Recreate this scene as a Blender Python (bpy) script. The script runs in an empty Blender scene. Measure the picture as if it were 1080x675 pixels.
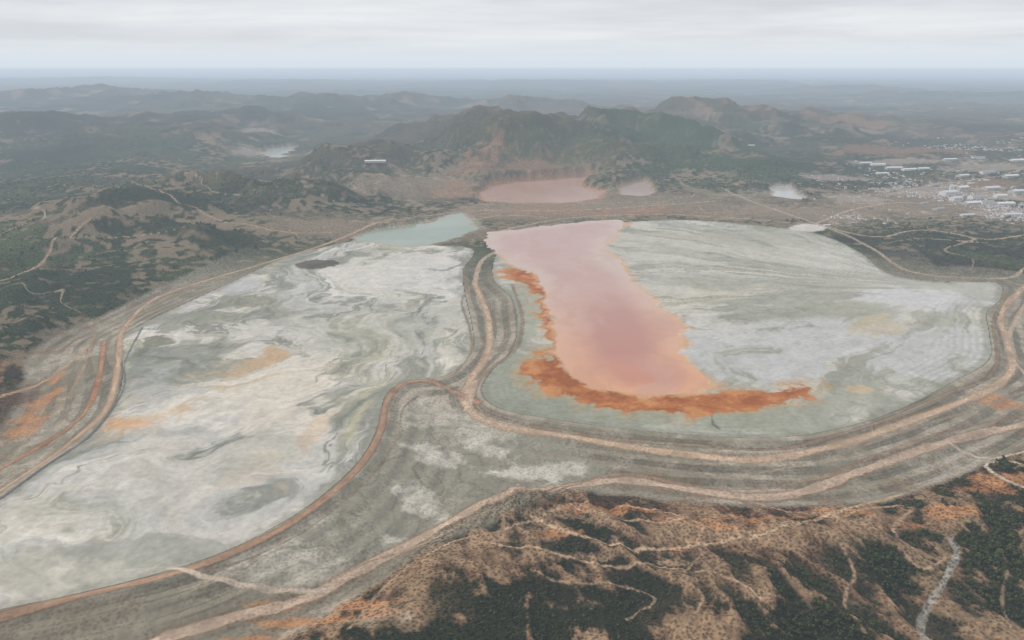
import bpy, math, numpy as np
from mathutils import Vector
rng=np.random.default_rng(7)
f32=np.float32
# ------------------------------------------------------------------ survey
H=900.0; F=840.0; TH=math.atan(267.5/F); cT,sT=math.cos(TH),math.sin(TH)
def P(px,py,z=0.0):
    """survey mark -> map position (metres) on the level z"""
    up=337.5-py
    dz=F*sT-up*cT; fw=F*cT+up*sT
    t=(H-z)/dz
    return (t*(px-540.0), t*fw)
def S(r,g,b,k=1.0):
    c=np.array([r,g,b],dtype=float)/255.0
    c=np.where(c<=0.04045,c/12.92,((c+0.055)/1.055)**2.4)
    return (c*k).astype(f32)
def ss(a,b,x):
    t=np.clip((x-a)/(b-a),0,1); return t*t*(3-2*t)
# ------------------------------------------------------------------ grid
NR,NC=1200,1360
PW=1.35
sb=(1/900.0)**(1/PW); sa=(1/190000.0)**(1/PW)
srow=np.linspace(sb,sa,NR); Yr=1.0/srow**PW
HW=250+0.85*Yr
u=np.linspace(-1,1,NC)
X=(HW[:,None]*u[None,:]).astype(np.float64); Y=np.repeat(Yr[:,None],NC,1)
spac=np.maximum(np.gradient(Yr)[:,None],(2*HW/NC)[:,None])*np.ones((1,NC))
spac=spac.astype(f32)
# ------------------------------------------------------------------ noise
perm=rng.permutation(1024); ga=rng.random(1024)*2*np.pi
GX=np.cos(ga).astype(f32); GY=np.sin(ga).astype(f32)
def perlin(x,y,seed=0):
    xi=np.floor(x); yi=np.floor(y); xf=(x-xi).astype(f32); yf=(y-yi).astype(f32)
    xi=xi.astype(np.int32)+seed*37; yi=yi.astype(np.int32)+seed*91
    uu=xf*xf*xf*(xf*(xf*6-15)+10); vv=yf*yf*yf*(yf*(yf*6-15)+10)
    p0=perm[xi&1023]; p1=perm[(xi+1)&1023]
    def g(p,iy,dx,dy):
        k=perm[(p+iy)&1023]; return GX[k]*dx+GY[k]*dy
    a=g(p0,yi,xf,yf); b=g(p1,yi,xf-1,yf)
    c=g(p0,yi+1,xf,yf-1); d=g(p1,yi+1,xf-1,yf-1)
    t0=a+(b-a)*uu; t1=c+(d-c)*uu
    return (t0+(t1-t0)*vv)*1.5
def fbm(x,y,wl,octv=5,seed=0,gain=0.5,ridge=False,sp=None,soft=0.0):
    out=np.zeros(x.shape,f32); amp=1.0; tot=0
    for o in range(octv):
        w=wl/2.03**o
        n=perlin(x/w+o*17.3,y/w-o*9.1,seed+o*3)
        if ridge: n=1-2.0*np.sqrt(n*n+soft); n=np.clip(n,-1,1)
        if sp is not None: n=n*np.clip(w/(2.0*sp)-0.6,0,1)
        out+=amp*n; tot+=amp; amp*=gain
    return out/tot*(1.0 if ridge else 1.6)
# ------------------------------------------------------------------ vector map tools
def smooth(pts,closed=False,n=5):
    p=np.array(pts,float)
    if closed: q=np.vstack([p[-1],p,p[0],p[1]])
    else: q=np.vstack([2*p[0]-p[1],p,2*p[-1]-p[-2]])
    out=[]
    for i in range(1,len(q)-2):
        for k in range(n):
            t=k/n
            out.append(0.5*((2*q[i])+(-q[i-1]+q[i+1])*t+(2*q[i-1]-5*q[i]+4*q[i+1]-q[i+2])*t*t+(-q[i-1]+3*q[i]-3*q[i+1]+q[i+2])*t**3))
    if not closed: out.append(q[-2])
    return np.array(out)
def geo(pts,z=0.0,closed=False,sm=True,n=5):
    w=[P(a,b,z) for a,b in pts]
    return smooth(w,closed,n) if sm else np.array(w)
def pdist(w,maxd,closed=False):
    D=np.full(X.shape,maxd,f32)
    n=len(w)
    for i in range(n if closed else n-1):
        a=w[i]; b=w[(i+1)%n]
        y0=min(a[1],b[1])-maxd; y1=max(a[1],b[1])+maxd
        r0=np.searchsorted(Yr,y0); r1=np.searchsorted(Yr,y1)
        if r1<=r0: continue
        x0=min(a[0],b[0])-maxd; x1=max(a[0],b[0])+maxd
        hm=HW[r0:r1]; 
        c0=int(np.clip(np.floor((min((x0/hm).min(),1)+1)/2*(NC-1)),0,NC-1)); c1=int(np.clip(np.ceil((max((x1/hm).max(),-1)+1)/2*(NC-1))+1,0,NC))
        if c1<=c0: continue
        xs=X[r0:r1,c0:c1]; ys=Y[r0:r1,c0:c1]
        dx,dy=b[0]-a[0],b[1]-a[1]; L=dx*dx+dy*dy+1e-9
        t=np.clip(((xs-a[0])*dx+(ys-a[1])*dy)/L,0,1)
        d=np.hypot(xs-a[0]-t*dx,ys-a[1]-t*dy)
        D[r0:r1,c0:c1]=np.minimum(D[r0:r1,c0:c1],d)
    return D
def inside(w):
    M=np.zeros(X.shape,bool); n=len(w)
    for i in range(n):
        a=w[i]; b=w[(i+1)%n]
        lo,hi=(a,b) if a[1]<b[1] else (b,a)
        r0=np.searchsorted(Yr,lo[1]); r1=np.searchsorted(Yr,hi[1])
        if r1<=r0: continue
        yy=Yr[r0:r1]; xi=lo[0]+(hi[0]-lo[0])*(yy-lo[1])/(hi[1]-lo[1]+1e-9)
        M[r0:r1]^=(X[r0:r1]>xi[:,None])
    return M
def sdf(pts,maxd,z=0.0,sm=True):
    w=geo(pts,z,True,sm); d=pdist(w,maxd,True); m=inside(w)
    return np.where(m,-d,d).astype(f32)
def blob(px,py,rx,ry,z=0.0):
    cx,cy=P(px,py,z); ax=abs(P(px+rx,py,z)[0]-cx); ay=abs(P(px,py-ry,z)[1]-P(px,py+ry,z)[1])/2
    return np.exp(-(((X-cx)/ax)**2+((Y-cy)/ay)**2)).astype(f32)
# ------------------------------------------------------------------ noise layers
nL=fbm(X,Y,1700,5,1,sp=spac); nM=fbm(X,Y,380,5,5,sp=spac*0.6); nS=fbm(X,Y,60,4,9,sp=spac*0.5)
nF=fbm(X,Y,17,3,12,sp=spac*0.4)
wx=fbm(X,Y,900,3,21,sp=spac)*260; wy=fbm(X,Y,900,3,25,sp=spac)*260
rB=fbm(X+wx*2,Y+wy*2,3000,6,31,ridge=True,sp=spac,gain=0.45,soft=.012)
rS=fbm(X+wx*.35,Y+wy*.35,300,5,41,ridge=True,sp=spac*0.7,gain=0.5,soft=.002)
rG=fbm(X+wx*.5+Y*.25,(Y+wy*.3)*.42,110,5,47,ridge=True,sp=spac*0.5,gain=0.58,soft=.001)   # spurs running down-slope
rM=fbm(X+wx*.6,Y+wy*.6,800,5,45,ridge=True,sp=spac*0.7,gain=.5,soft=.006)
rT=fbm(X+wx*1.6,Y+wy*1.6,2000,6,51,ridge=True,sp=spac*.7,gain=.5,soft=.012)
den=fbm(X,Y,110,6,141,gain=.65,sp=spac*.5)
# ------------------------------------------------------------------ outlines
pondA=[(345,260),(390,252),(430,258),(497,262),(488,285),(490,310),(498,345),(497,372),(470,396),(428,402),(406,418),(400,445),(383,480),(352,512),(308,545),(250,576),(190,598),(100,622),(0,643),(-90,664),
       (-90,590),(0,528),(50,492),(95,460),(124,420),(130,385),(124,360),(150,342),(200,318),(250,295),(300,272)]
pondB=[(520,292),(527,265),(560,248),(640,236),(720,232),(800,238),(860,246),(905,265),(935,288),(985,297),(1050,298),(1055,315),(1040,330),(1043,352),(1042,380),(1000,405),(940,435),(870,455),(800,462),(720,458),(640,450),(570,440),(525,430),(508,412),(520,390),(540,370),(546,345),(540,315)]
sdA=sdf(pondA,600); sdB=sdf(pondB,600); sd=np.minimum(sdA,sdB)
redw=[(510,250),(540,242),(600,235),(658,232),(652,250),(640,262),(657,283),(686,310),(719,343),(720,370),(744,392),(740,410),(700,417),(655,414),(618,402),(596,382),(590,350),(577,312),(562,290),(535,277)]
sdR=sdf(redw,400)+ (nM*40+den*34+nF*4)
farw=[(507,208),(525,195),(560,191),(622,188),(615,198),(640,203),(630,210),(590,214),(530,213)]
sdF=sdf(farw,400)+nM*70+nS*22
grn=[(385,250),(410,240),(455,233),(488,224),(503,232),(490,245),(465,255),(430,260),(400,257)]
sdG=sdf(grn,400)+nM*80+nS*25
smallp=[(650,203),(668,193),(684,193),(684,206),(660,206)]
sdP=sdf(smallp,300)+nM*60
lake=[(268,161),(290,156),(316,155),(310,163),(285,166)]
sdK=sdf(lake,500)+nM*220+nS*60+60
sdP2=sdf([(812,206),(822,197),(838,202),(842,209),(825,208)],300)+nM*60
# ------------------------------------------------------------------ height
damf=ss(4200,2700,Y)
LOW=-38.0
base=LOW*damf
NB=50.0
st=(sd+nM*14*damf+nL*8)/NB; fl=np.floor(st); fr=st-fl
riser=ss(.42,.5,fr)*ss(1.0,.93,fr)
zt=-(fl+ss(0.42,1.0,fr))*8.6
zdam=np.clip(zt,LOW,0)*damf
lakef=1-np.clip(blob(290,166,55,14)*1.3,0,1)
hm=(1-np.clip(blob(620,222,330,26)*1.3,0,1))*(1-np.clip(blob(1000,205,170,32)*1.2,0,1))*lakef
far=ss(6500,11000,Y)
amp=(36+55*ss(2800,4200,Y)+110*far+150*ss(18000,45000,Y))*hm
hills=amp*(rB*0.9+0.2)
peaks=[(230,222,32,130),(120,240,20,90),(20,265,18,80),(345,208,14,60),(60,330,12,80),(395,182,28,100),(520,168,38,120),(470,158,22,90),(600,175,26,90),(650,160,34,105),(720,142,25,95),(790,148,18,90),(855,142,12,90),
 (430,118,15,70),(330,122,14,100),(200,118,14,110),(80,112,15,120),(20,150,14,100),(140,158,16,110),(250,138,12,90),(700,180,18,80),(960,108,6,80),(1060,110,6,70),(575,122,12,90),(900,100,5,100),(300,92,4,120),(560,92,4,140),(100,88,4,140),(780,92,3,160)]
acc=np.zeros(X.shape,f32)
for (a,b,h,w) in peaks:
    cx,cy=P(a,b); hh=h/F*cy; sx=w/F*cy*0.8; sy=sx
    g=np.exp(-(((X-cx+wx*3.0)/sx)**2+((Y-cy+wy*3.0)/sy)**2))*hh
    acc+=(g**2.2).astype(f32)
acc=acc**(1/2.2)*lakef
hills+=acc*(0.68+0.30*rT+0.30*rM)
near=ss(2700,2100,Y)*ss(-250,150,X)
hills+=rM*(14+34*ss(4000,9000,Y))*hm + rS*9*hm*(1+near*1.2) - near*34 + rG*near*20
hl=ss(215,400,sd)*1.0
hl_n=ss(20,500,sd)
w=hl*damf+hl_n*(1-damf)
Z=np.where(sd>0,zdam,0)*(1-w)+w*(base+hills+nS*2)
Z+= -34*blob(1000,640,130,60,-35)*w
Z+= 2.5*np.exp(-((sd-9)/7.0)**2)*damf
Z+= (nF*0.7+nS*0.8)*ss(0,60,sd)*(1-w)
Z+=np.where(sd<0, nM*0.5,0)
def basin(Z,s,lev,depth=3):
    m=ss(60,0,s); return Z*(1-m)+m*(lev+np.clip(s*0.03,-depth,1.0))
for s_ in (sdR,sdF,sdG,sdP,sdK,sdP2): Z=basin(Z,s_,0.0)
def pol(pts,z=0,closed=False,maxd=80): return pdist(geo(pts,z,closed),maxd,closed)
# ------------------------------------------------------------------ colour map
C=np.zeros(X.shape+(3,),f32)
def paint(m,col,k=1.0):
    global C
    m=np.clip(m*k,0,1)[...,None].astype(f32); C=C*(1-m)+m*col
def lerpc(a,b,t): t=t[...,None]; return a*(1-t)+b*t
soil=lerpc(S(130,118,98),S(100,92,74),ss(-.3,.4,nL+nM*.4)); 
scrub=lerpc(S(46,57,37),S(80,90,61),ss(-.4,.4,nM+nS*.4))
veg=ss(-.55,-.05,nM*.9+nS*1.2+den*.6+nL*.6-rS*.3-rM*.18+0.26)
C=lerpc(soil,scrub,veg)
def region(px,py,rx,ry,col,k=0.7,nz=.45,z=0):
    b=blob(px,py,rx,ry,z); paint(ss(.22,.72,b+(nM*.7+nS*.5+den*.3)*nz*(b>.02)),col,k)
paint(ss(7000,9500,Y)*ss(-.5,.2,nL+nM*.5),S(54,72,52),.85)
for a in [(520,140,110,26),(640,130,90,28),(400,165,80,18),(230,195,100,20),(560,165,90,14),(730,112,70,16),(330,190,60,8)]:
    region(*a,S(84,80,64),.5,.9)
paint(far*ss(.15,.6,rM*.7+rT*.5+nM*.3)*ss(30000,15000,Y),S(112,102,84),.45)
paint(far*ss(.1,-.5,rT*.5+rM*.6),S(38,52,38),.55)
region(710,168,75,22,S(56,78,44),.8,.9); region(800,185,70,12,S(64,80,50),.8)
region(600,180,120,8,S(82,88,62),.6)
for a in [(230,185,60,10),(130,205,60,10)]: region(*a,S(80,80,60),.5)
for a in [(60,150,100,12),(40,175,60,10),(210,140,80,10),(90,120,120,8),(330,130,90,8),(200,262,90,12),(60,310,70,20),(110,300,50,16),(30,345,50,20),(230,235,80,6),(870,205,60,8),(1000,250,70,12),(930,262,40,8),(1085,250,30,20),(150,240,80,10),(60,230,60,10),(310,215,50,6),(930,195,50,6),(1040,150,60,8),(880,160,60,5),(160,190,60,8),(420,200,40,5),(860,180,50,5),(940,155,60,4)]:
    region(*a,S(48,59,40),.75,1.0)
for a in [(90,255,50,7),(30,240,40,7),(250,215,70,6),(330,235,60,8),(20,410,40,20),(50,380,50,14)]:
    region(*a,S(114,104,86),.45,.9)
region(1078,360,12,30,S(76,66,54),.8,.5,-10)
for a in [(700,215,200,14),(560,222,120,14),(860,225,120,10),(450,205,80,12),(960,215,110,18),(470,245,80,10),(350,245,60,8)]:
    region(*a,S(146,132,114),.72,.9)
for a in [(480,205,30,8),(560,186,60,5),(500,190,30,6),(600,222,60,4),(900,146,80,3),(950,170,70,4),(1030,195,50,6),(680,222,60,4)]:
    region(*a,S(158,122,96),.5,1.0)
for a in [(1000,152,60,4),(830,130,40,3)]: region(*a,S(136,112,94),.3,1.0)
for a in [(1050,225,40,4),(850,238,30,3),(280,150,30,3),(262,163,14,3),(20,145,20,3),(720,130,25,2),(1010,204,30,4),(1040,182,40,3),(960,178,60,2),(900,210,40,3),(880,190,40,2),(970,200,40,4),(1040,205,50,6)]:
    region(*a,S(172,160,148),.6,.9)
for a in [(945,268,30,6),(985,276,34,6),(1025,284,36,5),(1060,272,24,8),(900,252,30,4),(1010,262,40,6),(1005,290,44,3)]:
    region(*a,S(56,58,47),.88,.7)
tr=np.abs(fbm(X+wx,Y+wy,620,2,61)); tr2=np.abs(fbm(X-wx,Y+wy,1400,2,66))
openl=ss(150,300,sd)*ss(7500,5500,Y)
paint(ss(.016,.006,tr)*openl*ss(.0,.2,fbm(X,Y,1500,2,70)+.1)*ss(2300,3000,Y),S(170,150,126),.75)
paint(ss(.009,.003,tr2)*openl*ss(2300,3000,Y),S(180,160,136),.75)
# foreground badlands ----------------------------------------------
fg=ss(2600,2300,Y)*ss(150,300,sd)
sp=rG*.95+rS*.25+nS*.22+den*.12
gv=fbm(X,Y,260,4,166)
FG=lerpc(S(44,48,36),S(78,71,56),ss(-.25,.5,gv+den*.6))
rk_=(ss(.44,.72,sp+gv*.5)*.85)[...,None]
FG=FG*(1-rk_)+rk_*lerpc(S(146,120,96),S(112,86,68),ss(-.3,.3,nM))
paint(fg,FG,.97)
zf=-42
def reg2(px,py,rx,ry,col,k=.8,nz=.9): region(px,py,rx,ry,col,k,nz,zf)
reg2(760,542,150,14,S(88,64,52),.85); reg2(640,530,70,9,S(88,66,54),.8); reg2(940,518,110,18,S(102,82,66),.7); reg2(1010,500,70,14,S(92,66,52),.7)
for a in [(540,572,80,9),(600,556,60,9),(690,568,60,9),(780,575,70,6),(860,548,60,5),(480,590,40,10),(640,598,60,4),(900,558,60,5),(720,600,40,4)]: reg2(*a,S(156,132,108),.6,1.6)
for a in [(640,545,40,4),(720,556,40,3),(820,552,40,3),(590,575,30,3),(900,548,30,3),(1030,520,30,4),(700,585,26,3),(960,560,26,3)]: reg2(*a,S(172,118,78),.6,1.5)
for a in [(560,592,70,7),(800,620,70,18),(950,600,50,24),(1060,600,50,70),(1040,650,60,30),(1075,500,20,25),(930,575,30,10),(620,650,60,12),(480,640,40,14)]: reg2(*a,S(42,50,35),.6,1.4)
for a in [(430,655,30,14),(400,668,30,10)]: reg2(*a,S(132,112,90),.6)
paint(fg*ss(.62,.86,sp+gv*.3),S(164,138,110),.55)
reg2(200,668,120,12,S(164,152,132),.8)
for a in [(40,440,50,22),(25,425,40,22)]: region(*a,S(90,80,64),.85,z=zf)
# dam embankments ---------------------------------------------------
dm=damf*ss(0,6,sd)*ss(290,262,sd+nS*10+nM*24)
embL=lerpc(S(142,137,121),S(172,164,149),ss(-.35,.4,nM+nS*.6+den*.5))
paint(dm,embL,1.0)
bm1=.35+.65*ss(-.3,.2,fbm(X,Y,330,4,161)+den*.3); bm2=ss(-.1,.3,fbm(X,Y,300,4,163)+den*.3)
paint(dm*riser*bm1,lerpc(S(106,103,90),S(134,129,116),ss(-.4,.4,nM+den*.7)),.8)  # step shading put into colour: darker riprap risers, lighter tan bench tracks
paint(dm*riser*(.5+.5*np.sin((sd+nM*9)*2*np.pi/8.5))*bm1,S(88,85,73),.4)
paint(dm*ss(.08,.0,np.abs(fr-.2+nS*.04))*bm2,S(186,168,148),.55)
paint(dm*ss(.05,.0,np.abs(fr-.42+nS*.03))*(1-bm2),S(168,130,104),.5)
paint(dm*ss(.1,.45,nF*.7+den*.6),S(106,100,86),.45)
paint(dm*ss(.1,.45,-den-nF*.4+nM*.3),S(178,170,154),.4)
paint(dm*ss(.15,.45,den-nM*.5)*ss(120,200,sd),S(126,104,84),.5)
embS=sdf([(435,410),(490,430),(560,455),(640,485),(640,500),(560,520),(470,550),(400,590),(330,612),(230,608),(260,585),(330,548),(385,500),(410,450)],200,-12)
eS=ss(14,-34,embS+nM*30+den*20)
paint(eS,lerpc(S(148,146,132),S(182,178,164),ss(-.25,.25,nM+nS*.4+den*.6)),.85)
fan=np.abs(np.sin((fbm(X,Y,420,4,77)*6+sd/24.0+den*.5)))
paint(eS*ss(.3,.0,fan)*bm1,S(112,110,96),.55)
paint(eS*ss(.8,1.,fan)*ss(-.2,.3,nM),S(192,188,176),.45)
paint(eS*ss(.1,.5,nF*.6+den*.7),S(120,118,104),.5)
for a in [(440,522,36,24),(470,480,50,12),(590,490,60,10),(430,560,40,8),(520,470,40,8)]: region(*a,S(196,193,182),.75,1.1,z=-15)
lt=sdf([(0,665),(150,640),(330,622),(420,575),(520,535),(600,520),(560,545),(480,575),(400,615),(300,655),(220,690),(-60,700)],200,-35)
lT=ss(14,-20,lt+den*16)
paint(lT,lerpc(S(142,136,120),S(112,104,88),ss(-.3,.3,nM+nS*.5+den*.6)),.8)
paint(lT*ss(.6,.95,0.5+0.5*np.sin((sd+nM*9)*2*np.pi/20))*bm1,S(98,92,78),.45)
# raw orange earth banks
for a in [(44,425,14,22),(28,450,16,14),(60,400,10,10),(1052,429,26,7),(1062,509,25,5),(1000,545,20,4),(310,657,60,5),(250,673,50,4),(380,642,26,5),(270,641,24,3),(760,560,26,2),(905,541,22,2)]:
    region(*a,S(182,134,94),.75,.9,z=-33)
region(30,415,16,16,S(92,70,54),.7,1.0,z=-33)
# ------------------------------------------------------------------ tailings
A0=P(470,265); A1=P(40,610); d=np.array([A1[0]-A0[0],A1[1]-A0[1]]); d/=np.hypot(*d)
al=(X-A0[0])*d[0]+(Y-A0[1])*d[1]; ac=-(X-A0[0])*d[1]+(Y-A0[1])*d[0]
w1=fbm(X,Y,1300,4,81)*420; w2=fbm(X,Y,330,4,85)*110
def flow(a,c,wl,seed,st=3.6): return fbm(a/st+w2*.5,c+w1+w2,wl,7,seed,gain=.6)
def mixin(T,m,col,k): m=np.clip(m*k,0,1)[...,None]; return T*(1-m)+m*col
t1=flow(al,ac,260,91,3.0); t2=flow(al,ac,560,101,2.6); v0=flow(al,ac,300,111,3.6); t3=flow(al,ac,110,116,4.0); t4=flow(al,ac,45,119,5.0)
TA=lerpc(S(156,158,146),S(204,201,190),ss(-.2,.2,t1+t3*.35))
TA=mixin(TA,ss(.02,.2,t2+t3*.2),S(194,194,190),.75)
TA=mixin(TA,ss(.05,.3,-t2+t3*.2),S(188,183,156),.45)
TA=mixin(TA,ss(.08,.15,t3)*ss(-.2,.1,t1),S(222,218,208),.65)
TA=mixin(TA,ss(.08,.2,-t3)*ss(-.1,.2,-t1),S(136,140,132),.75)
TA=mixin(TA,ss(.06,.012,np.abs(v0))*ss(-.15,.15,t2+.05),S(120,123,114),.75)
TA=mixin(TA,ss(.035,.008,np.abs(t1-.06))*ss(-.1,.2,-t2),S(132,135,126),.7)
TA=TA*(1+.26*t4)[...,None]
def rg(px,py,rx,ry,nz=.8): 
    b=blob(px,py,rx,ry); return ss(.28,.62,b+(t1*.8+t3*.7+t2*.3+den*.35)*nz*(b>.02))
for a,c,k in [((425,282,75,20),S(208,207,202),.7),((400,345,80,25),S(172,174,162),.6),((165,400,35,24),S(166,168,166),.7),((300,430,40,50),S(216,209,196),.65),
      ((210,335,60,8),S(132,136,120),.75),((150,372,18,10),S(118,120,104),.85),((255,318,40,7),S(124,128,112),.75),((225,300,50,6),S(184,185,187),.8),((190,320,20,5),S(192,193,197),.8),((378,440,14,45),S(186,182,150),.5),((60,600,90,22),S(174,173,158),.6),((190,530,110,26),S(182,182,177),.5),((310,345,60,14),S(202,200,194),.5),((130,350,10,16),S(144,144,132),.7),((30,540,50,16),S(200,198,186),.5),((120,580,60,10),S(154,157,148),.6),((270,470,30,20),S(172,176,167),.6),((180,470,40,14),S(202,198,188),.6)]:
    TA=mixin(TA,rg(*a,1.0),c,k)
os_=pol([(292,372),(280,392),(245,402),(205,425),(170,438),(118,446)],maxd=200)
sk_=t1*150+t3*150+den*30
TA=mixin(TA,ss(80,0,os_+sk_),S(212,190,158),.5)
TA=mixin(TA,ss(20,-8,os_+sk_),S(208,168,126),.4)
for a,c,k in [((334,452,9,13),S(204,178,148),.45),((268,500,16,14),S(200,188,168),.35),((130,447,26,6),S(212,162,112),.55),((440,352,6,2),S(120,120,110),.6)]: TA=mixin(TA,rg(*a,1.0),c,k)
TA=mixin(TA,ss(30,4,-sdA+nS*10+den*16),S(150,150,138),.6)
tone=np.array([1.0,.995,.985],f32)
paint((sdA<0).astype(f32),TA*tone)
B0=P(1010,303); rr=np.hypot(X-B0[0],Y-B0[1]); an=np.arctan2(Y-B0[1],-(X-B0[0]))*1500
rk=ss(60,700,rr)
q1=fbm(rr/5.0+w2*.4,an+w2*.9+w1*.45,240,7,121,gain=.6)*rk; q2=fbm(rr/3.4+w2*.3,an+w2+w1*.7,560,5,131,gain=.55)*rk; q3=fbm(rr/5+w2*.4,an+w2+w1*.5,100,6,136,gain=.6)*ss(300,1200,rr)
TB=lerpc(S(160,162,150),S(196,196,188),ss(-.2,.2,q1+q3*.35))
TB=mixin(TB,ss(.0,.22,q2),S(178,179,167),.7)
TB=mixin(TB,ss(.05,.3,-q2),S(200,193,172),.45)
TB=mixin(TB,ss(.08,.16,q3)*ss(-.2,.1,q1),S(210,208,201),.65)
TB=mixin(TB,ss(.08,.22,-q3)*ss(-.1,.2,-q1),S(142,145,136),.6)
TB=mixin(TB,ss(.035,.01,np.abs(q1-.03))*rk,S(132,135,126),.55)
def rgb_(px,py,rx,ry,nz=.8):
    b=blob(px,py,rx,ry); return ss(.28,.62,b+(q1*.8+q3*.7+q2*.3+den*.3)*nz*(b>.02))
for a,c,k in [((720,262,110,20),S(184,183,172),.5),((800,250,70,9),S(170,170,156),.65),((640,250,20,12),S(190,186,174),.7),((900,362,150,30),S(191,193,194),.7),((800,385,90,18),S(186,189,188),.7),((960,315,70,12),S(203,204,206),.8),
      ((880,325,60,10),S(165,166,150),.75),((930,345,30,9),S(188,178,152),.7),((700,300,30,16),S(184,185,176),.5),((555,400,40,26),S(148,153,138),.85),((545,330,26,30),S(158,162,148),.85),((640,438,90,14),S(148,153,138),.85),((800,440,90,16),S(150,153,138),.8),((900,425,60,14),S(167,169,156),.6),((1000,290,40,3),S(90,90,82),.6),((745,335,26,12),S(200,198,192),.6),((850,300,60,8),S(156,157,144),.5),((760,300,50,10),S(168,169,158),.6)]:
    TB=mixin(TB,rgb_(*a),c,k)
TB=mixin(TB,ss(34,4,-sdB+nS*10+den*20),S(142,144,131),.7)
rip=.5+.5*np.sin(sdB*2*np.pi/22+den*2.5); TB=mixin(TB,rip*ss(240,60,-sdB)*ss(.0,.3,nM+.15),S(138,141,128),.3)
ch=pol([(735,417),(748,430),(752,446),(758,452)],maxd=60); TB=mixin(TB,ss(7,2,ch+nS*5),S(84,84,74),.7)
rust=sdf([(536,284),(560,286),(580,300),(588,340),(596,375),(620,398),(655,409),(720,414),(780,414),(856,406),(848,420),(790,432),(720,437),(660,434),(600,420),(562,402),(548,386),(576,374),(572,340),(564,312),(538,293)],200)
rf=ss(8,-14,rust+den*70)
TB=TB*tone
TB=mixin(TB,ss(60,-10,rust+den*90),S(188,158,112),.5)
TB=mixin(TB,rf,S(180,108,56),.92); TB=mixin(TB,rf*ss(-.1,.4,den+nS*.3),S(140,80,40),.75); TB=mixin(TB,rf*ss(.1,.4,-den),S(208,152,98),.65)
TB=mixin(TB,ss(45,0,sdR+den*20)*ss(.4,.9,blob(730,390,70,60)+.25),S(214,168,126),.7)
TB=mixin(TB,ss(26,2,sdR+den*14),S(210,170,134),.75)
TB=mixin(TB,rgb_(905,410,25,5),S(208,178,134),.5)
paint((sdB<0).astype(f32),TB)
isl=sdf([(312,279),(330,274),(356,276),(350,281),(325,284)],100)+den*20+nS*20; paint(ss(6,-6,isl),S(88,84,70),.9)
Z+=6*ss(5,-25,isl)
for s_,c in ((sdF,S(190,146,114)),(sdG,S(172,168,148)),(sdP,S(190,164,142)),(sdK,S(172,162,144)),(sdP2,S(200,192,180))): paint(ss(45,0,s_),c,.75)
# ------------------------------------------------------------------ roads
tan=S(186,165,145); red=S(172,130,102); pale=S(198,183,165); grey=S(150,146,136)
def road(pts,wd,col,z=0,k=.95,edge=None,n=5):
    D=pdist(geo(pts,z,False,True,n),wd*2+20)
    dn=D+nS*wd*.2+nF*1.4+den*wd*.2
    if edge is not None: paint(ss(wd*.5+wd*.5,wd*.5,dn),edge,.7)
    paint(ss(wd*.5+2,wd*.5-2,dn),col*(1+.25*den+.15*nS)[...,None],k)
    paint(ss(1.6,.4,np.abs(D-wd*.28+nS*1.5))*ss(-.3,.3,nM),col*.72,.5)
road([(160,682),(240,657),(320,632),(370,605),(430,574),(500,543),(580,518),(650,506),(730,516),(800,523),(860,515),(930,492),(1000,468),(1080,447),(1200,420)],25,tan,-33,edge=S(132,112,92))
road([(515,540),(600,512),(650,500),(760,514),(850,508),(930,482),(1000,458),(1090,434)],7,S(152,128,108),-30)
road([(500,300),(514,330),(515,368),(497,400),(490,425),(520,446),(600,460),(700,475),(800,482),(880,470),(960,444),(1040,412),(1068,388),(1060,355),(1056,330),(1085,298)],20,S(192,168,144),-8,edge=S(160,136,112))
road([(540,300),(550,330),(550,352),(541,372),(512,395),(500,420),(528,440),(640,459),(740,468),(830,470),(920,448),(1000,415),(1050,388),(1048,340),(1062,310)],9,S(150,132,112),-1,edge=S(96,92,80))
road([(560,475),(650,486),(760,497),(850,490),(930,466),(1010,438),(1085,410)],7,S(160,146,128),-18,k=.8)
road([(505,424),(480,410),(455,402),(425,405),(408,424),(400,458),(372,500),(310,550),(240,585),(180,606),(80,630),(0,650),(-90,672)],14,S(174,142,118),0,edge=S(100,86,70))
road([(440,415),(425,430),(418,460),(392,500),(330,552),(260,588),(200,606)],5,S(140,124,106),-4,k=.75)
road([(500,402),(492,430)],24,tan,-4)
road([(180,606),(240,614),(300,617),(345,612)],12,pale,-14)
road([(400,238),(330,262),(270,280),(205,297),(158,312),(130,345),(124,390),(112,432),(78,462),(30,497),(-30,530)],17,S(186,160,136),0,edge=S(142,122,102))
road([(110,360),(104,400),(88,436),(50,462),(0,490),(-40,510)],14,red,-8,edge=S(112,96,80))
road([(100,350),(86,392),(60,426),(10,455),(-40,480)],9,S(170,140,114),-16,k=.7)
road([(90,372),(60,392),(20,412),(-30,440)],13,S(178,150,122),-25)
road([(150,345),(132,380),(130,410),(100,455),(50,490),(0,526)],6,S(110,112,116),2)
road([(530,262),(508,275),(500,300)],22,tan,0); road([(500,300),(487,318),(495,345),(497,372),(480,395)],9,S(150,136,118),-2)
road([(520,272),(560,262),(600,252)],6,pale,0)
road([(520,245),(600,230),(700,226),(800,232),(870,240),(920,262),(960,285),(1050,292),(1085,284)],20,S(172,154,134),0)
road([(400,238),(450,228),(500,222),(600,222),(700,216),(760,212)],16,S(176,158,138),0)
road([(860,236),(920,250),(980,246),(1040,256),(1085,250)],18,S(184,162,138),0)
road([(760,200),(800,215),(860,236)],18,S(178,168,150),0)
road([(860,236),(900,222),(950,214),(1000,216),(1060,206)],18,S(182,166,146),0); road([(880,200),(930,206),(980,196),(1040,190),(1085,184)],18,S(182,168,150),0)
road([(0,300),(40,288),(70,272),(100,265)],12,S(172,150,126),10); road([(150,225),(210,243),(290,252),(350,248)],14,S(172,150,126),0)
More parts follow.
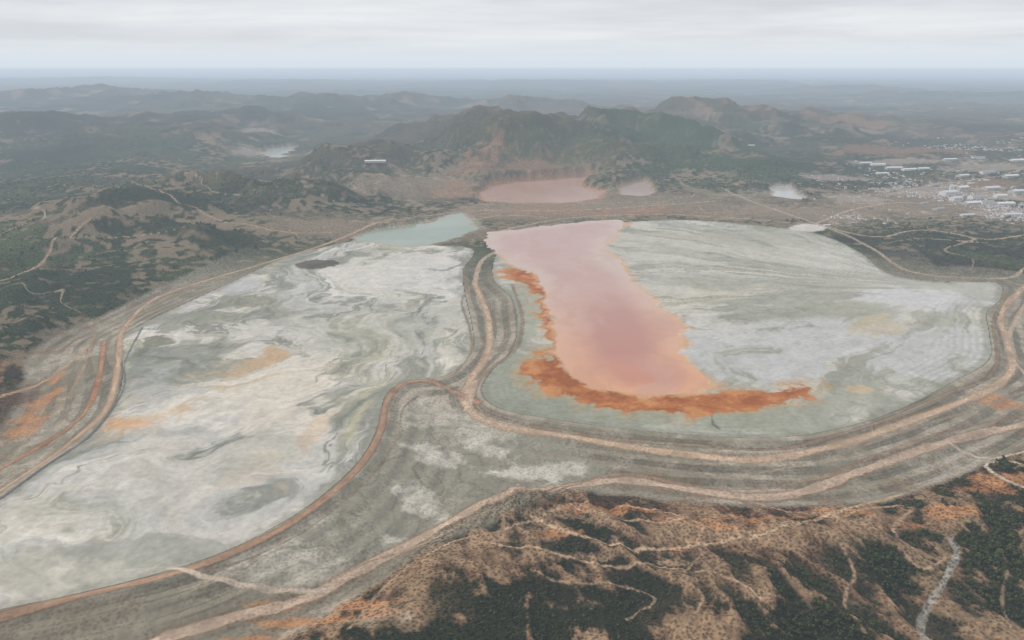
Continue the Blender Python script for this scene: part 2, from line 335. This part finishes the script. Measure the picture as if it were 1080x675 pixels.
road([(1085,395),(1062,370),(1075,330),(1100,300)],16,tan,-10)
road([(1000,470),(1040,482),(1085,478)],9,pale,-33)
road([(1085,500),(1060,490),(1040,492),(1050,505),(1085,520)],9,pale,-38)
road([(975,690),(972,655),(990,628),(1006,600),(1000,585)],13,grey,-68)
road([(1070,680),(1055,640),(1060,610),(1050,590)],5,S(158,138,114),-66)
road([(500,590),(560,598),(620,610),(690,612),(760,625),(800,650)],7,S(174,148,122),-56)
road([(560,560),(600,582),(660,592),(720,590),(790,580),(850,565),(900,545),(950,530)],9,S(188,164,136),-56)
road([(440,600),(410,625),(390,650),(370,680)],6,S(164,140,114),-46)
road([(345,612),(390,590),(450,572),(520,545)],7,S(166,146,124),-30)
road([(880,560),(930,545),(960,550),(940,570),(960,590)],7,S(180,152,124),-56)
road([(650,545),(700,552),(740,565),(735,585),(760,600)],6,S(182,154,126),-54); road([(600,545),(640,560),(690,565),(730,560)],6,S(184,158,130),-54)
road([(820,560),(870,580),(900,610),(890,640),(910,680)],6,S(168,142,116),-60); road([(940,590),(970,610),(1000,600)],6,S(170,146,120),-62)
road([(620,540),(570,560),(530,575),(480,585),(450,600)],6,S(178,154,128),-50); road([(740,600),(720,625),(740,650),(720,690)],5,S(164,140,116),-60)
road([(560,620),(600,635),(660,632),(690,645),(660,670)],5,S(160,136,112),-60); road([(790,535),(830,548),(870,552),(880,560)],5,S(176,148,120),-52)
sdw_=sdf([(832,240),(850,236),(872,240),(860,244),(840,243)],100); paint(ss(8,-8,sdw_+nS*8),S(210,206,198),.9)
C*= (1+0.12*nF+0.10*nS+.10*den)[...,None]
C*=np.array([1.01,.97,.94],f32)
C=np.clip(C,0.012,0.8)
rough=np.clip(ss(0,40,sd)*(0.35+0.65*veg)*(1-.6*np.clip(dm+eS,0,1)),0.04,1).astype(f32)
# ------------------------------------------------------------------ mesh builders
def link(o): bpy.context.scene.collection.objects.link(o); return o
def mesh_np(name,V,Fq,mat,smooth_=True,attrs=None,fcol=None):
    me=bpy.data.meshes.new(name); nv=len(V); nf,k=Fq.shape
    me.vertices.add(nv); me.vertices.foreach_set('co',V.astype(f32).ravel())
    me.loops.add(nf*k); me.loops.foreach_set('vertex_index',Fq.astype(np.int32).ravel())
    me.polygons.add(nf); me.polygons.foreach_set('loop_start',(np.arange(nf)*k).astype(np.int32))
    try: me.polygons.foreach_set('loop_total',np.full(nf,k,np.int32))
    except Exception: pass
    me.polygons.foreach_set('use_smooth',np.full(nf,smooth_,bool))
    me.update(calc_edges=True)
    for nm,typ,arr in (attrs or []):
        at=me.attributes.new(nm,typ,'POINT')
        if typ=='FLOAT_COLOR':
            a=np.ones((nv,4),f32); a[:,:3]=arr; at.data.foreach_set('color',a.ravel())
        else: at.data.foreach_set('value',arr.astype(f32).ravel())
    if mat: me.materials.append(mat)
    return link(bpy.data.objects.new(name,me))
def N(nt,t,**kw):
    n=nt.nodes.new(t)
    for k,v in kw.items(): setattr(n,k,v)
    return n
def newmat(name,diffuse=False):
    m=bpy.data.materials.new(name); m.use_nodes=True; nt=m.node_tree
    if diffuse:
        nt.nodes.remove(nt.nodes['Principled BSDF']); b=N(nt,'ShaderNodeBsdfDiffuse'); nt.links.new(b.outputs[0],nt.nodes['Material Output'].inputs[0]); return m,nt,b
    return m,nt,nt.nodes['Principled BSDF']
def mathn(nt,op,a,b=None,clamp=False):
    n=N(nt,'ShaderNodeMath',operation=op,use_clamp=clamp)
    for i,v in enumerate((a,b)):
        if v is None: continue
        if isinstance(v,(int,float)): n.inputs[i].default_value=v
        else: nt.links.new(v,n.inputs[i])
    return n.outputs[0]
gm,nt,bs=newmat('ground_surface',True)
L=nt.links.new
at=N(nt,'ShaderNodeAttribute',attribute_name='Col'); ar=N(nt,'ShaderNodeAttribute',attribute_name='rough')
tc=N(nt,'ShaderNodeTexCoord')
n1=N(nt,'ShaderNodeTexNoise'); n1.inputs['Scale'].default_value=.09; n1.inputs['Detail'].default_value=4; n1.inputs['Roughness'].default_value=.65; L(tc.outputs['Object'],n1.inputs['Vector'])
vo=N(nt,'ShaderNodeTexVoronoi'); vo.inputs['Scale'].default_value=.13; L(tc.outputs['Object'],vo.inputs['Vector'])
k1=mathn(nt,'MULTIPLY',mathn(nt,'SUBTRACT',n1.outputs[0],.5),1.7)
amp_=mathn(nt,'ADD',mathn(nt,'MULTIPLY',ar.outputs['Fac'],.85),.15)
k1=mathn(nt,'ADD',mathn(nt,'MULTIPLY',k1,amp_),1.0)
bush=N(nt,'ShaderNodeMapRange'); bush.inputs[1].default_value=.25; bush.inputs[2].default_value=.6; bush.inputs[3].default_value=.5; bush.inputs[4].default_value=1.2; L(vo.outputs['Distance'],bush.inputs[0])
bm_=N(nt,'ShaderNodeMix'); bm_.inputs[2].default_value=1.0; L(ar.outputs['Fac'],bm_.inputs[0]); L(bush.outputs[0],bm_.inputs[3])
k2=mathn(nt,'MULTIPLY',k1,bm_.outputs[0])
vm=N(nt,'ShaderNodeVectorMath',operation='SCALE'); L(at.outputs['Color'],vm.inputs[0]); L(k2,vm.inputs[3])
L(vm.outputs[0],bs.inputs['Color'])
bp=N(nt,'ShaderNodeBump'); bp.inputs['Distance'].default_value=5.0; L(mathn(nt,'MULTIPLY',n1.outputs[0],ar.outputs['Fac']),bp.inputs['Height']); bp.inputs['Strength'].default_value=.9
L(bp.outputs[0],bs.inputs['Normal'])
idx=np.arange(NR*NC).reshape(NR,NC)
Fq=np.stack([idx[:-1,:-1],idx[:-1,1:],idx[1:,1:],idx[1:,:-1]],-1).reshape(-1,4)
mesh_np('ground_terrain',np.stack([X,Y,Z],-1).reshape(-1,3),Fq,gm,True,[('Col','FLOAT_COLOR',C.reshape(-1,3)),('rough','FLOAT',rough)])
def watermat(name,rough_=.2,spec=.35):
    m,nt,bs=newmat(name); a=N(nt,'ShaderNodeAttribute',attribute_name='Col'); nt.links.new(a.outputs['Color'],bs.inputs['Base Color'])
    bs.inputs['Roughness'].default_value=rough_; bs.inputs['Specular IOR Level'].default_value=spec
    t=N(nt,'ShaderNodeTexCoord'); n=N(nt,'ShaderNodeTexNoise'); n.inputs['Scale'].default_value=.05; n.inputs['Detail'].default_value=4; nt.links.new(t.outputs['Object'],n.inputs['Vector'])
    b=N(nt,'ShaderNodeBump'); b.inputs['Distance'].default_value=.5; b.inputs['Strength'].default_value=.15; nt.links.new(n.outputs[0],b.inputs['Height']); nt.links.new(b.outputs[0],bs.inputs['Normal'])
    return m
wm=watermat('pond_water_surface')
def water(name,s_,col,lev=-.12):
    m=s_<12; cell=m[:-1,:-1]|m[1:,:-1]|m[:-1,1:]|m[1:,1:]
    q=np.stack([idx[:-1,:-1],idx[:-1,1:],idx[1:,1:],idx[1:,:-1]],-1)[cell]
    un,inv=np.unique(q.ravel(),return_inverse=True)
    V=np.stack([X.ravel()[un],Y.ravel()[un],np.full(len(un),lev)],-1)
    mesh_np(name,V,inv.reshape(-1,4),wm,True,[('Col','FLOAT_COLOR',col.reshape(-1,3)[un])])
shore=ss(-10,-150,sdR+w2*.4)
yy=P(600,370)[1]; y2=P(600,290)[1]
lowr=ss(y2,yy-300,Y+w1*.6)
pk=lerpc(S(192,148,134),S(198,124,90),lowr)
edgec=lerpc(S(202,172,152),S(218,154,106),lowr)
wc=lerpc(edgec,pk,shore); dk=blob(650,345,40,40); wc=mixin(wc,ss(.3,.8,dk+w2/400),S(176,112,92),.65)
wc=mixin(wc,ss(-.1,.5,fbm(X+w2,Y/3,260,5,151)),S(204,160,142),.35)
wc=mixin(wc,ss(.05,.3,fbm(X+w2,Y/4,120,5,153)),S(184,128,104),.3)
water('red_acid_pond_water',sdR,np.clip(wc,0,.8).astype(f32))
def flat(c,c2): return lerpc(c,c2,ss(-.3,.3,nM)).astype(f32)
water('pink_pond_water',sdF,flat(S(192,152,136),S(188,146,126)))
water('green_pond_water',sdG,flat(S(132,146,124),S(150,158,138)))
water('small_pond_water',sdP,flat(S(180,156,144),S(186,164,152)))
water('lake_water',sdK,flat(S(156,162,150),S(166,168,156)))
water('small_pond_water.001',sdP2,flat(S(180,176,168),S(188,184,176)))
# ------------------------------------------------------------------ sampling the terrain
def samp(A,x,y):
    s=(1/np.asarray(y,float))**(1/PW); r=(sb-s)/(sb-sa)*(NR-1); hw=250+.85*y; c=(x/hw+1)/2*(NC-1)
    r=np.clip(r,0,NR-1.01); c=np.clip(c,0,NC-1.01); ri=r.astype(int); ci=c.astype(int); fr=r-ri; fc=c-ci
    return A[ri,ci]*(1-fr)*(1-fc)+A[ri+1,ci]*fr*(1-fc)+A[ri,ci+1]*(1-fr)*fc+A[ri+1,ci+1]*fr*fc
# ------------------------------------------------------------------ trees
ph=(1+5**.5)/2
ico=np.array([(-1,ph,0),(1,ph,0),(-1,-ph,0),(1,-ph,0),(0,-1,ph),(0,1,ph),(0,-1,-ph),(0,1,-ph),(ph,0,-1),(ph,0,1),(-ph,0,-1),(-ph,0,1)])/math.hypot(1,ph)
icf=np.array([(0,11,5),(0,5,1),(0,1,7),(0,7,10),(0,10,11),(1,5,9),(5,11,4),(11,10,2),(10,7,6),(7,1,8),(3,9,4),(3,4,2),(3,2,6),(3,6,8),(3,8,9),(4,9,5),(2,4,11),(6,2,10),(8,6,7),(9,8,1)])
fm,nt,bs=newmat('foliage',True); a=N(nt,'ShaderNodeAttribute',attribute_name='Col'); nt.links.new(a.outputs['Color'],bs.inputs['Color'])
def scatter(name,n_try,xr,yr,dens,size,cols,lumps,trunk=True):
    x=rng.uniform(*xr,n_try); y=rng.uniform(*yr,n_try)
    keep=rng.random(n_try)<samp(dens,x,y); x=x[keep]; y=y[keep]; n=len(x)
    z=samp(Z,x,y); sz=size*rng.lognormal(0,.35,n)
    Vs=[];Fs=[];Cs=[];off=0
    for l in range(lumps):
        r=sz*(1 if lumps==1 else rng.uniform(.45,.75,n))
        ox=0 if l==0 else rng.normal(0,.45,n)*sz; oy=0 if l==0 else rng.normal(0,.45,n)*sz
        hz=(sz*1.1 if trunk else sz*.35)+(0 if l==0 else rng.uniform(-.4,.7,n)*sz)
        v=ico[None]*r[:,None,None]*rng.uniform(.6,1.3,(n,12,1))
        v[...,2]*=.85; v[...,0]+=(x+ox)[:,None]; v[...,1]+=(y+oy)[:,None]; v[...,2]+=(z+hz)[:,None]
        Vs.append(v.reshape(-1,3)); Fs.append((icf[None]+(np.arange(n)*12)[:,None,None]+off).reshape(-1,3)); off+=n*12
        mixv=rng.random((n,1)); c=cols[0]*(1-mixv)+cols[1]*mixv
        c=c[:,None,:]*(0.8+.4*rng.random((n,12,1))); Cs.append(c.reshape(-1,3))
    if trunk:
        ang=np.arange(4)*np.pi/2; ring=np.stack([np.cos(ang),np.sin(ang),np.zeros(4)],-1)
        lo=ring[None]*(.09*sz)[:,None,None]+np.stack([x,y,z-.3],-1)[:,None]; hi=ring[None]*(.04*sz)[:,None,None]+np.stack([x,y,z+1.2*sz],-1)[:,None]
        v=np.concatenate([lo,hi],1); Vs.append(v.reshape(-1,3))
        tf=np.array([t for i in range(4) for t in ((i,(i+1)%4,4+(i+1)%4),(i,4+(i+1)%4,4+i))])
        Fs.append((tf[None]+(np.arange(n)*8)[:,None,None]+off).reshape(-1,3)); Cs.append(np.tile([[.09,.065,.045]],(n*8,1)))
    mesh_np(name,np.vstack(Vs),np.vstack(Fs),fm,False,[('Col','FLOAT_COLOR',np.vstack(Cs))])
    return n
lum=C.mean(-1)
dark=ss(.12,.045,lum)*ss(140,220,sd)
wood=np.clip(blob(1060,600,60,90,-40)*1.4+blob(950,600,40,30,-40)+blob(860,640,50,30,-40)*.7+blob(1075,500,20,30,-35),0,1)
nt1=scatter('pine_woodland',45000,(200,1300),(1050,2000),dark*wood*(.3+.7*ss(-.2,.3,nM))*.8,3.4,(S(46,58,35),S(78,84,52)),3)
nt2=scatter('scrub_bushes',80000,(-500,1500),(1050,2200),dark*.55,1.6,(S(50,54,38),S(84,84,62)),1,False)
nt3=scatter('holm_oak_woodland',50000,(-4500,-600),(2000,6500),dark*.45*ss(.4,-.2,nS),3.8,(S(50,60,42),S(76,84,58)),1)
nt4=scatter('holm_oak_woodland.001',30000,(900,4500),(2500,7000),dark*.4,4.0,(S(50,60,42),S(76,84,58)),1)
print('trees',nt1,nt2,nt3,nt4)
# ------------------------------------------------------------------ buildings
def simplemat(name,col,r=.8):
    m,nt,bs=newmat(name); t=N(nt,'ShaderNodeTexCoord'); n=N(nt,'ShaderNodeTexNoise'); n.inputs['Scale'].default_value=.2; nt.links.new(t.outputs['Object'],n.inputs['Vector'])
    mr=N(nt,'ShaderNodeMapRange'); mr.inputs[3].default_value=.82; mr.inputs[4].default_value=1.1; nt.links.new(n.outputs[0],mr.inputs[0])
    v=N(nt,'ShaderNodeVectorMath',operation='SCALE'); v.inputs[0].default_value=tuple(float(q) for q in col); nt.links.new(mr.outputs[0],v.inputs[3]); nt.links.new(v.outputs[0],bs.inputs['Base Color']); bs.inputs['Roughness'].default_value=r
    return m
mw=simplemat('white_render',(.74,.73,.70)); mh=simplemat('house_wall',(.5,.47,.42)); mg=simplemat('grey_roof',(.34,.33,.32)); mr_=simplemat('sheet_metal_roof',(.62,.63,.64),.5); mt=simplemat('clay_tile_roof',(.25,.15,.11)); md=simplemat('dark_opening',(.05,.05,.055)); mc=simplemat('concrete',(.46,.44,.42))
def boxg(V,Fc,M,x0,x1,y0,y1,z0,z1,mi):
    b=len(V); V+= [(x0,y0,z0),(x1,y0,z0),(x1,y1,z0),(x0,y1,z0),(x0,y0,z1),(x1,y0,z1),(x1,y1,z1),(x0,y1,z1)]
    for f in [(0,3,2,1),(4,5,6,7),(0,1,5,4),(1,2,6,5),(2,3,7,6),(3,0,4,7)]: Fc.append(tuple(b+i for i in f)); M.append(mi)
def finish(name,V,Fc,M,mats,loc,rot):
    me=bpy.data.meshes.new(name); me.from_pydata(V,[],Fc); 
    for m in mats: me.materials.append(m)
    me.polygons.foreach_set('material_index',M); me.update()
    o=link(bpy.data.objects.new(name,me)); o.location=loc; o.rotation_euler=(0,0,rot); return o
def shed(name,px,py,l,w,h,rot,roof=mr_,wall=mw,z=0):
    x,y=P(px,py,z); zz=float(samp(Z,np.array([x]),np.array([y]))[0])-1
    V=[];Fc=[];M=[]; hl_,hw_=l/2,w/2
    b=0; V+=[(-hl_,-hw_,-4),(hl_,-hw_,-4),(hl_,hw_,-4),(-hl_,hw_,-4),(-hl_,-hw_,h),(hl_,-hw_,h),(hl_,hw_,h),(-hl_,hw_,h),(-hl_,0,h+w*.16),(hl_,0,h+w*.16)]
    for f in [(0,1,5,4),(1,2,6,9,5),(2,3,7,6),(3,0,4,8,7)]: Fc.append(f); M.append(0)
    e=1.0; b=len(V); k=.16*2
    V+=[(-hl_-e,-hw_-e,h-e*k+.1),(hl_+e,-hw_-e,h-e*k+.1),(hl_+e,0,h+w*.16+.25),(-hl_-e,0,h+w*.16+.25),(-hl_-e,hw_+e,h-e*k+.1),(hl_+e,hw_+e,h-e*k+.1)]
    Fc+=[(b,b+1,b+2,b+3),(b+3,b+2,b+5,b+4)]; M+=[1,1]
    nw=max(3,int(l/9))
    for i in range(nw):
        cx=-hl_+(i+.5)*l/nw
        if i%4==1: boxg(V,Fc,M,cx-2.4,cx+2.4,-hw_-.12,-hw_-.01,0,min(5,h*.7),2)
        else: boxg(V,Fc,M,cx-1.6,cx+1.6,-hw_-.12,-hw_-.01,h*.5,h*.75,2)
        boxg(V,Fc,M,cx-1.6,cx+1.6,hw_+.01,hw_+.12,h*.5,h*.75,2)
    return finish(name,V,Fc,M,[wall,roof,md],(x,y,zz),rot)
for i,(px,py,l,w_,h,r) in enumerate([(397,191,170,45,12,.1),(378,196,50,26,8,.1),(912,179,110,40,12,.15),(925,180,130,44,12,.1),(942,182,150,46,14,.1),(958,183,130,44,12,.2),(973,183,100,44,10,.1),(930,186,110,34,10,.1),(985,196,100,40,14,.6),(1000,206,130,60,30,.4),(1014,202,100,55,38,.4),(1030,210,110,55,24,.2),(1045,200,140,60,20,.3),(1060,216,120,50,14,.1),(975,215,70,30,10,.5),(1020,228,90,30,10,.2),(700,136,180,50,14,.1),(735,131,160,50,14,.1),(790,168,90,30,9,.2),(12,146,200,60,12,.1),(900,236,50,20,7,.2),(872,238,40,18,7,.2),(1065,190,140,50,18,.3),(1040,186,130,50,16,.3),(1015,188,120,50,16,.4),(1072,178,150,50,12,.2),(1050,232,80,28,9,.2),(1008,212,90,44,28,.4),(1024,216,110,50,18,.3),(1040,216,90,44,26,.1),(1072,204,110,60,22,.3),(1055,208,90,40,18,.2),(990,222,80,34,12,.4),(1068,228,110,40,12,.1),(1000,178,130,40,12,.2),(1030,176,120,36,12,.1)]):
    shed('warehouse' if i<8 else 'industrial_building',px,py,l,w_,h,r,(mr_,mw,mg)[i%3] if i>7 else mw,mw if i%2 else mh)
def cyl(name,px,py,r,h,mat,top=None,seg=28,cone=0):
    x,y=P(px,py); zz=float(samp(Z,np.array([x]),np.array([y]))[0])-1
    V=[];Fc=[];M=[]
    for (rr_,z_) in ((r,0),(r,h),(r*.95,h),(r*.95,h-1.0)) if not cone else ((r,0),(r*cone,h),(r*cone*.85,h),(r*cone*.85,h-2)):
        for i in range(seg): a=2*math.pi*i/seg; V.append((rr_*math.cos(a),rr_*math.sin(a),z_))
    for k in range(3):
        for i in range(seg): j=(i+1)%seg; Fc.append((k*seg+i,k*seg+j,(k+1)*seg+j,(k+1)*seg+i)); M.append(0)
    Fc.append(tuple(3*seg+i for i in range(seg))); M.append(1)
    if not cone and r>15: boxg(V,Fc,M,-r,r,-.8,.8,h+.3,h+1.5,0)
    return finish(name,V,Fc,M,[mat,top or md],(x,y,zz),.5)
for a in [(1006,196,28,7),(1024,194,28,7),(1040,192,24,7),(1056,206,26,7),(992,212,20,7)]: cyl('thickener_tank',*a,mw,mc)
for a in [(1002,202,9,44),(1005,202,9,44),(1008,201,9,44)]: cyl('ore_silo',*a,mw,mr_)
cyl('chimney',1018,207,3.2,60,mc,md,20,.6)
def town(name,n,px,py,rx,ry):
    cx,cy=P(px,py); ax=abs(P(px+rx,py)[0]-cx); ay=abs(P(px,py-ry)[1]-P(px,py+ry)[1])/2
    x=cx+rng.normal(0,.5,n)*ax; y=cy+rng.normal(0,.5,n)*ay; keep=(fbm(x,y,500,2,171)>-.05)&(samp(sd,x,y)>120); x=x[keep];y=y[keep];n=len(x)
    z=samp(Z,x,y)-1; V=[];Fc=[];M=[]
    for i in range(n):
        l,w_,h=rng.uniform(10,30),rng.uniform(8,14),rng.uniform(4,8); a=rng.choice([.2,.2+math.pi/2])+rng.normal(0,.05); c_,s_=math.cos(a),math.sin(a)
        b=len(V); r=w_*.2
        for (vx,vy,vz) in [(-l/2,-w_/2,0),(l/2,-w_/2,0),(l/2,w_/2,0),(-l/2,w_/2,0),(-l/2,-w_/2,h),(l/2,-w_/2,h),(l/2,w_/2,h),(-l/2,w_/2,h),(-l/2,0,h+r),(l/2,0,h+r)]:
            V.append((x[i]+vx*c_-vy*s_,y[i]+vx*s_+vy*c_,z[i]+vz))
        rm=int(rng.choice([1,1,2,3,1])); wm_=int(rng.choice([0,3]))
        for f,m_ in [((0,1,5,4),wm_),((1,2,6,9,5),wm_),((2,3,7,6),wm_),((3,0,4,8,7),wm_),((4,5,9,8),rm),((8,9,6,7),rm)]: Fc.append(tuple(b+k for k in f)); M.append(m_)
    finish(name,V,Fc,M,[mw,mt,mg,mh],(0,0,0),0)
town('town_houses',900,1045,222,70,14); town('town_houses.001',700,985,200,100,20); town('village_houses',70,900,232,30,6); town('village_houses.001',350,1040,165,80,9)
# ------------------------------------------------------------------ haze: a dense low layer and a thin one reaching above the viewpoint
def haze(name,R,z0,z1,sg,col):
    me=bpy.data.meshes.new(name)
    V=[(-R,-3000,z0),(R,-3000,z0),(R,R,z0),(-R,R,z0),(-R,-3000,z1),(R,-3000,z1),(R,R,z1),(-R,R,z1)]
    me.from_pydata(V,[],[(0,3,2,1),(4,5,6,7),(0,1,5,4),(1,2,6,5),(2,3,7,6),(3,0,4,7)])
    link(bpy.data.objects.new(name,me)); m=bpy.data.materials.new(name); m.use_nodes=True; nt=m.node_tree; nt.nodes.clear()
    m.cycles.emission_sampling='NONE'
    o=N(nt,'ShaderNodeOutputMaterial'); ab=N(nt,'ShaderNodeVolumeAbsorption'); em=N(nt,'ShaderNodeEmission'); ad=N(nt,'ShaderNodeAddShader')
    ab.inputs['Color'].default_value=(0,0,0,1); ab.inputs['Density'].default_value=sg
    em.inputs['Color'].default_value=(*col,1); em.inputs['Strength'].default_value=sg  # volume glows with the haze colour in place of scattered daylight
    nt.links.new(ab.outputs[0],ad.inputs[0]); nt.links.new(em.outputs[0],ad.inputs[1]); nt.links.new(ad.outputs[0],o.inputs['Volume']); me.materials.append(m)
haze('atmospheric_haze',190000.0,-900,780,1/38000.0,(.39,.48,.61))
haze('atmospheric_haze.001',205000.0,-1000,1500,1/58000.0,(.68,.75,.82))
# ------------------------------------------------------------------ sky, sun
w=bpy.data.worlds.new('World'); bpy.context.scene.world=w; w.use_nodes=True; nt=w.node_tree; L=nt.links.new
try: w.cycles.sampling_method='NONE'
except Exception: pass
bg=nt.nodes['Background']; bg.inputs['Strength'].default_value=.1
sk=N(nt,'ShaderNodeTexSky',sky_type='NISHITA'); sk.sun_disc=False; EL,AZ=math.radians(38),math.radians(-75); sk.sun_elevation=EL; sk.sun_rotation=AZ
tc=N(nt,'ShaderNodeTexCoord'); sx=N(nt,'ShaderNodeSeparateXYZ'); L(tc.outputs['Generated'],sx.inputs[0])
mp=N(nt,'ShaderNodeMapping'); mp.inputs['Scale'].default_value=(2.2,2.2,26); L(tc.outputs['Generated'],mp.inputs[0])
n=N(nt,'ShaderNodeTexNoise'); n.inputs['Scale'].default_value=1.6; n.inputs['Detail'].default_value=7; n.inputs['Roughness'].default_value=.55; n.inputs['Distortion'].default_value=.3; L(mp.outputs[0],n.inputs['Vector'])
cr=N(nt,'ShaderNodeValToRGB'); cr.color_ramp.elements[0].position=.34; cr.color_ramp.elements[1].position=.66
cr.color_ramp.elements[0].color=(.67,.69,.73,1); cr.color_ramp.elements[1].color=(.88,.89,.905,1); L(n.outputs[0],cr.inputs[0])
hr=N(nt,'ShaderNodeMapRange'); hr.inputs[1].default_value=.004; hr.inputs[2].default_value=.03; L(sx.outputs[2],hr.inputs[0])
mx=N(nt,'ShaderNodeMix',data_type='RGBA'); L(hr.outputs[0],mx.inputs[0]); mx.inputs[6].default_value=(.78,.85,.89,1); L(cr.outputs[0],mx.inputs[7])
sc=N(nt,'ShaderNodeVectorMath',operation='SCALE'); sc.inputs[3].default_value=10; L(mx.outputs[2],sc.inputs[0])
m2=N(nt,'ShaderNodeMix',data_type='RGBA'); m2.inputs[0].default_value=.95; L(sk.outputs[0],m2.inputs[6]); L(sc.outputs[0],m2.inputs[7]); L(m2.outputs[2],bg.inputs['Color'])
sl=bpy.data.lights.new('sun','SUN'); sl.energy=1.5; sl.angle=math.radians(10); sl.color=(1,.95,.88)
so=link(bpy.data.objects.new('sun',sl)); so.rotation_euler=Vector((math.sin(AZ)*math.cos(EL),math.cos(AZ)*math.cos(EL),math.sin(EL))).to_track_quat('Z','Y').to_euler()
# ------------------------------------------------------------------ camera
cd=bpy.data.cameras.new('camera'); cd.sensor_width=36; cd.lens=36*F/1080; cd.clip_start=5; cd.clip_end=400000
co=link(bpy.data.objects.new('camera',cd)); co.location=(0,0,H); co.rotation_euler=(math.pi/2-TH,0,0); bpy.context.scene.camera=co
s=bpy.context.scene; s.view_settings.view_transform='Standard'; s.view_settings.look='None'; s.view_settings.exposure=0
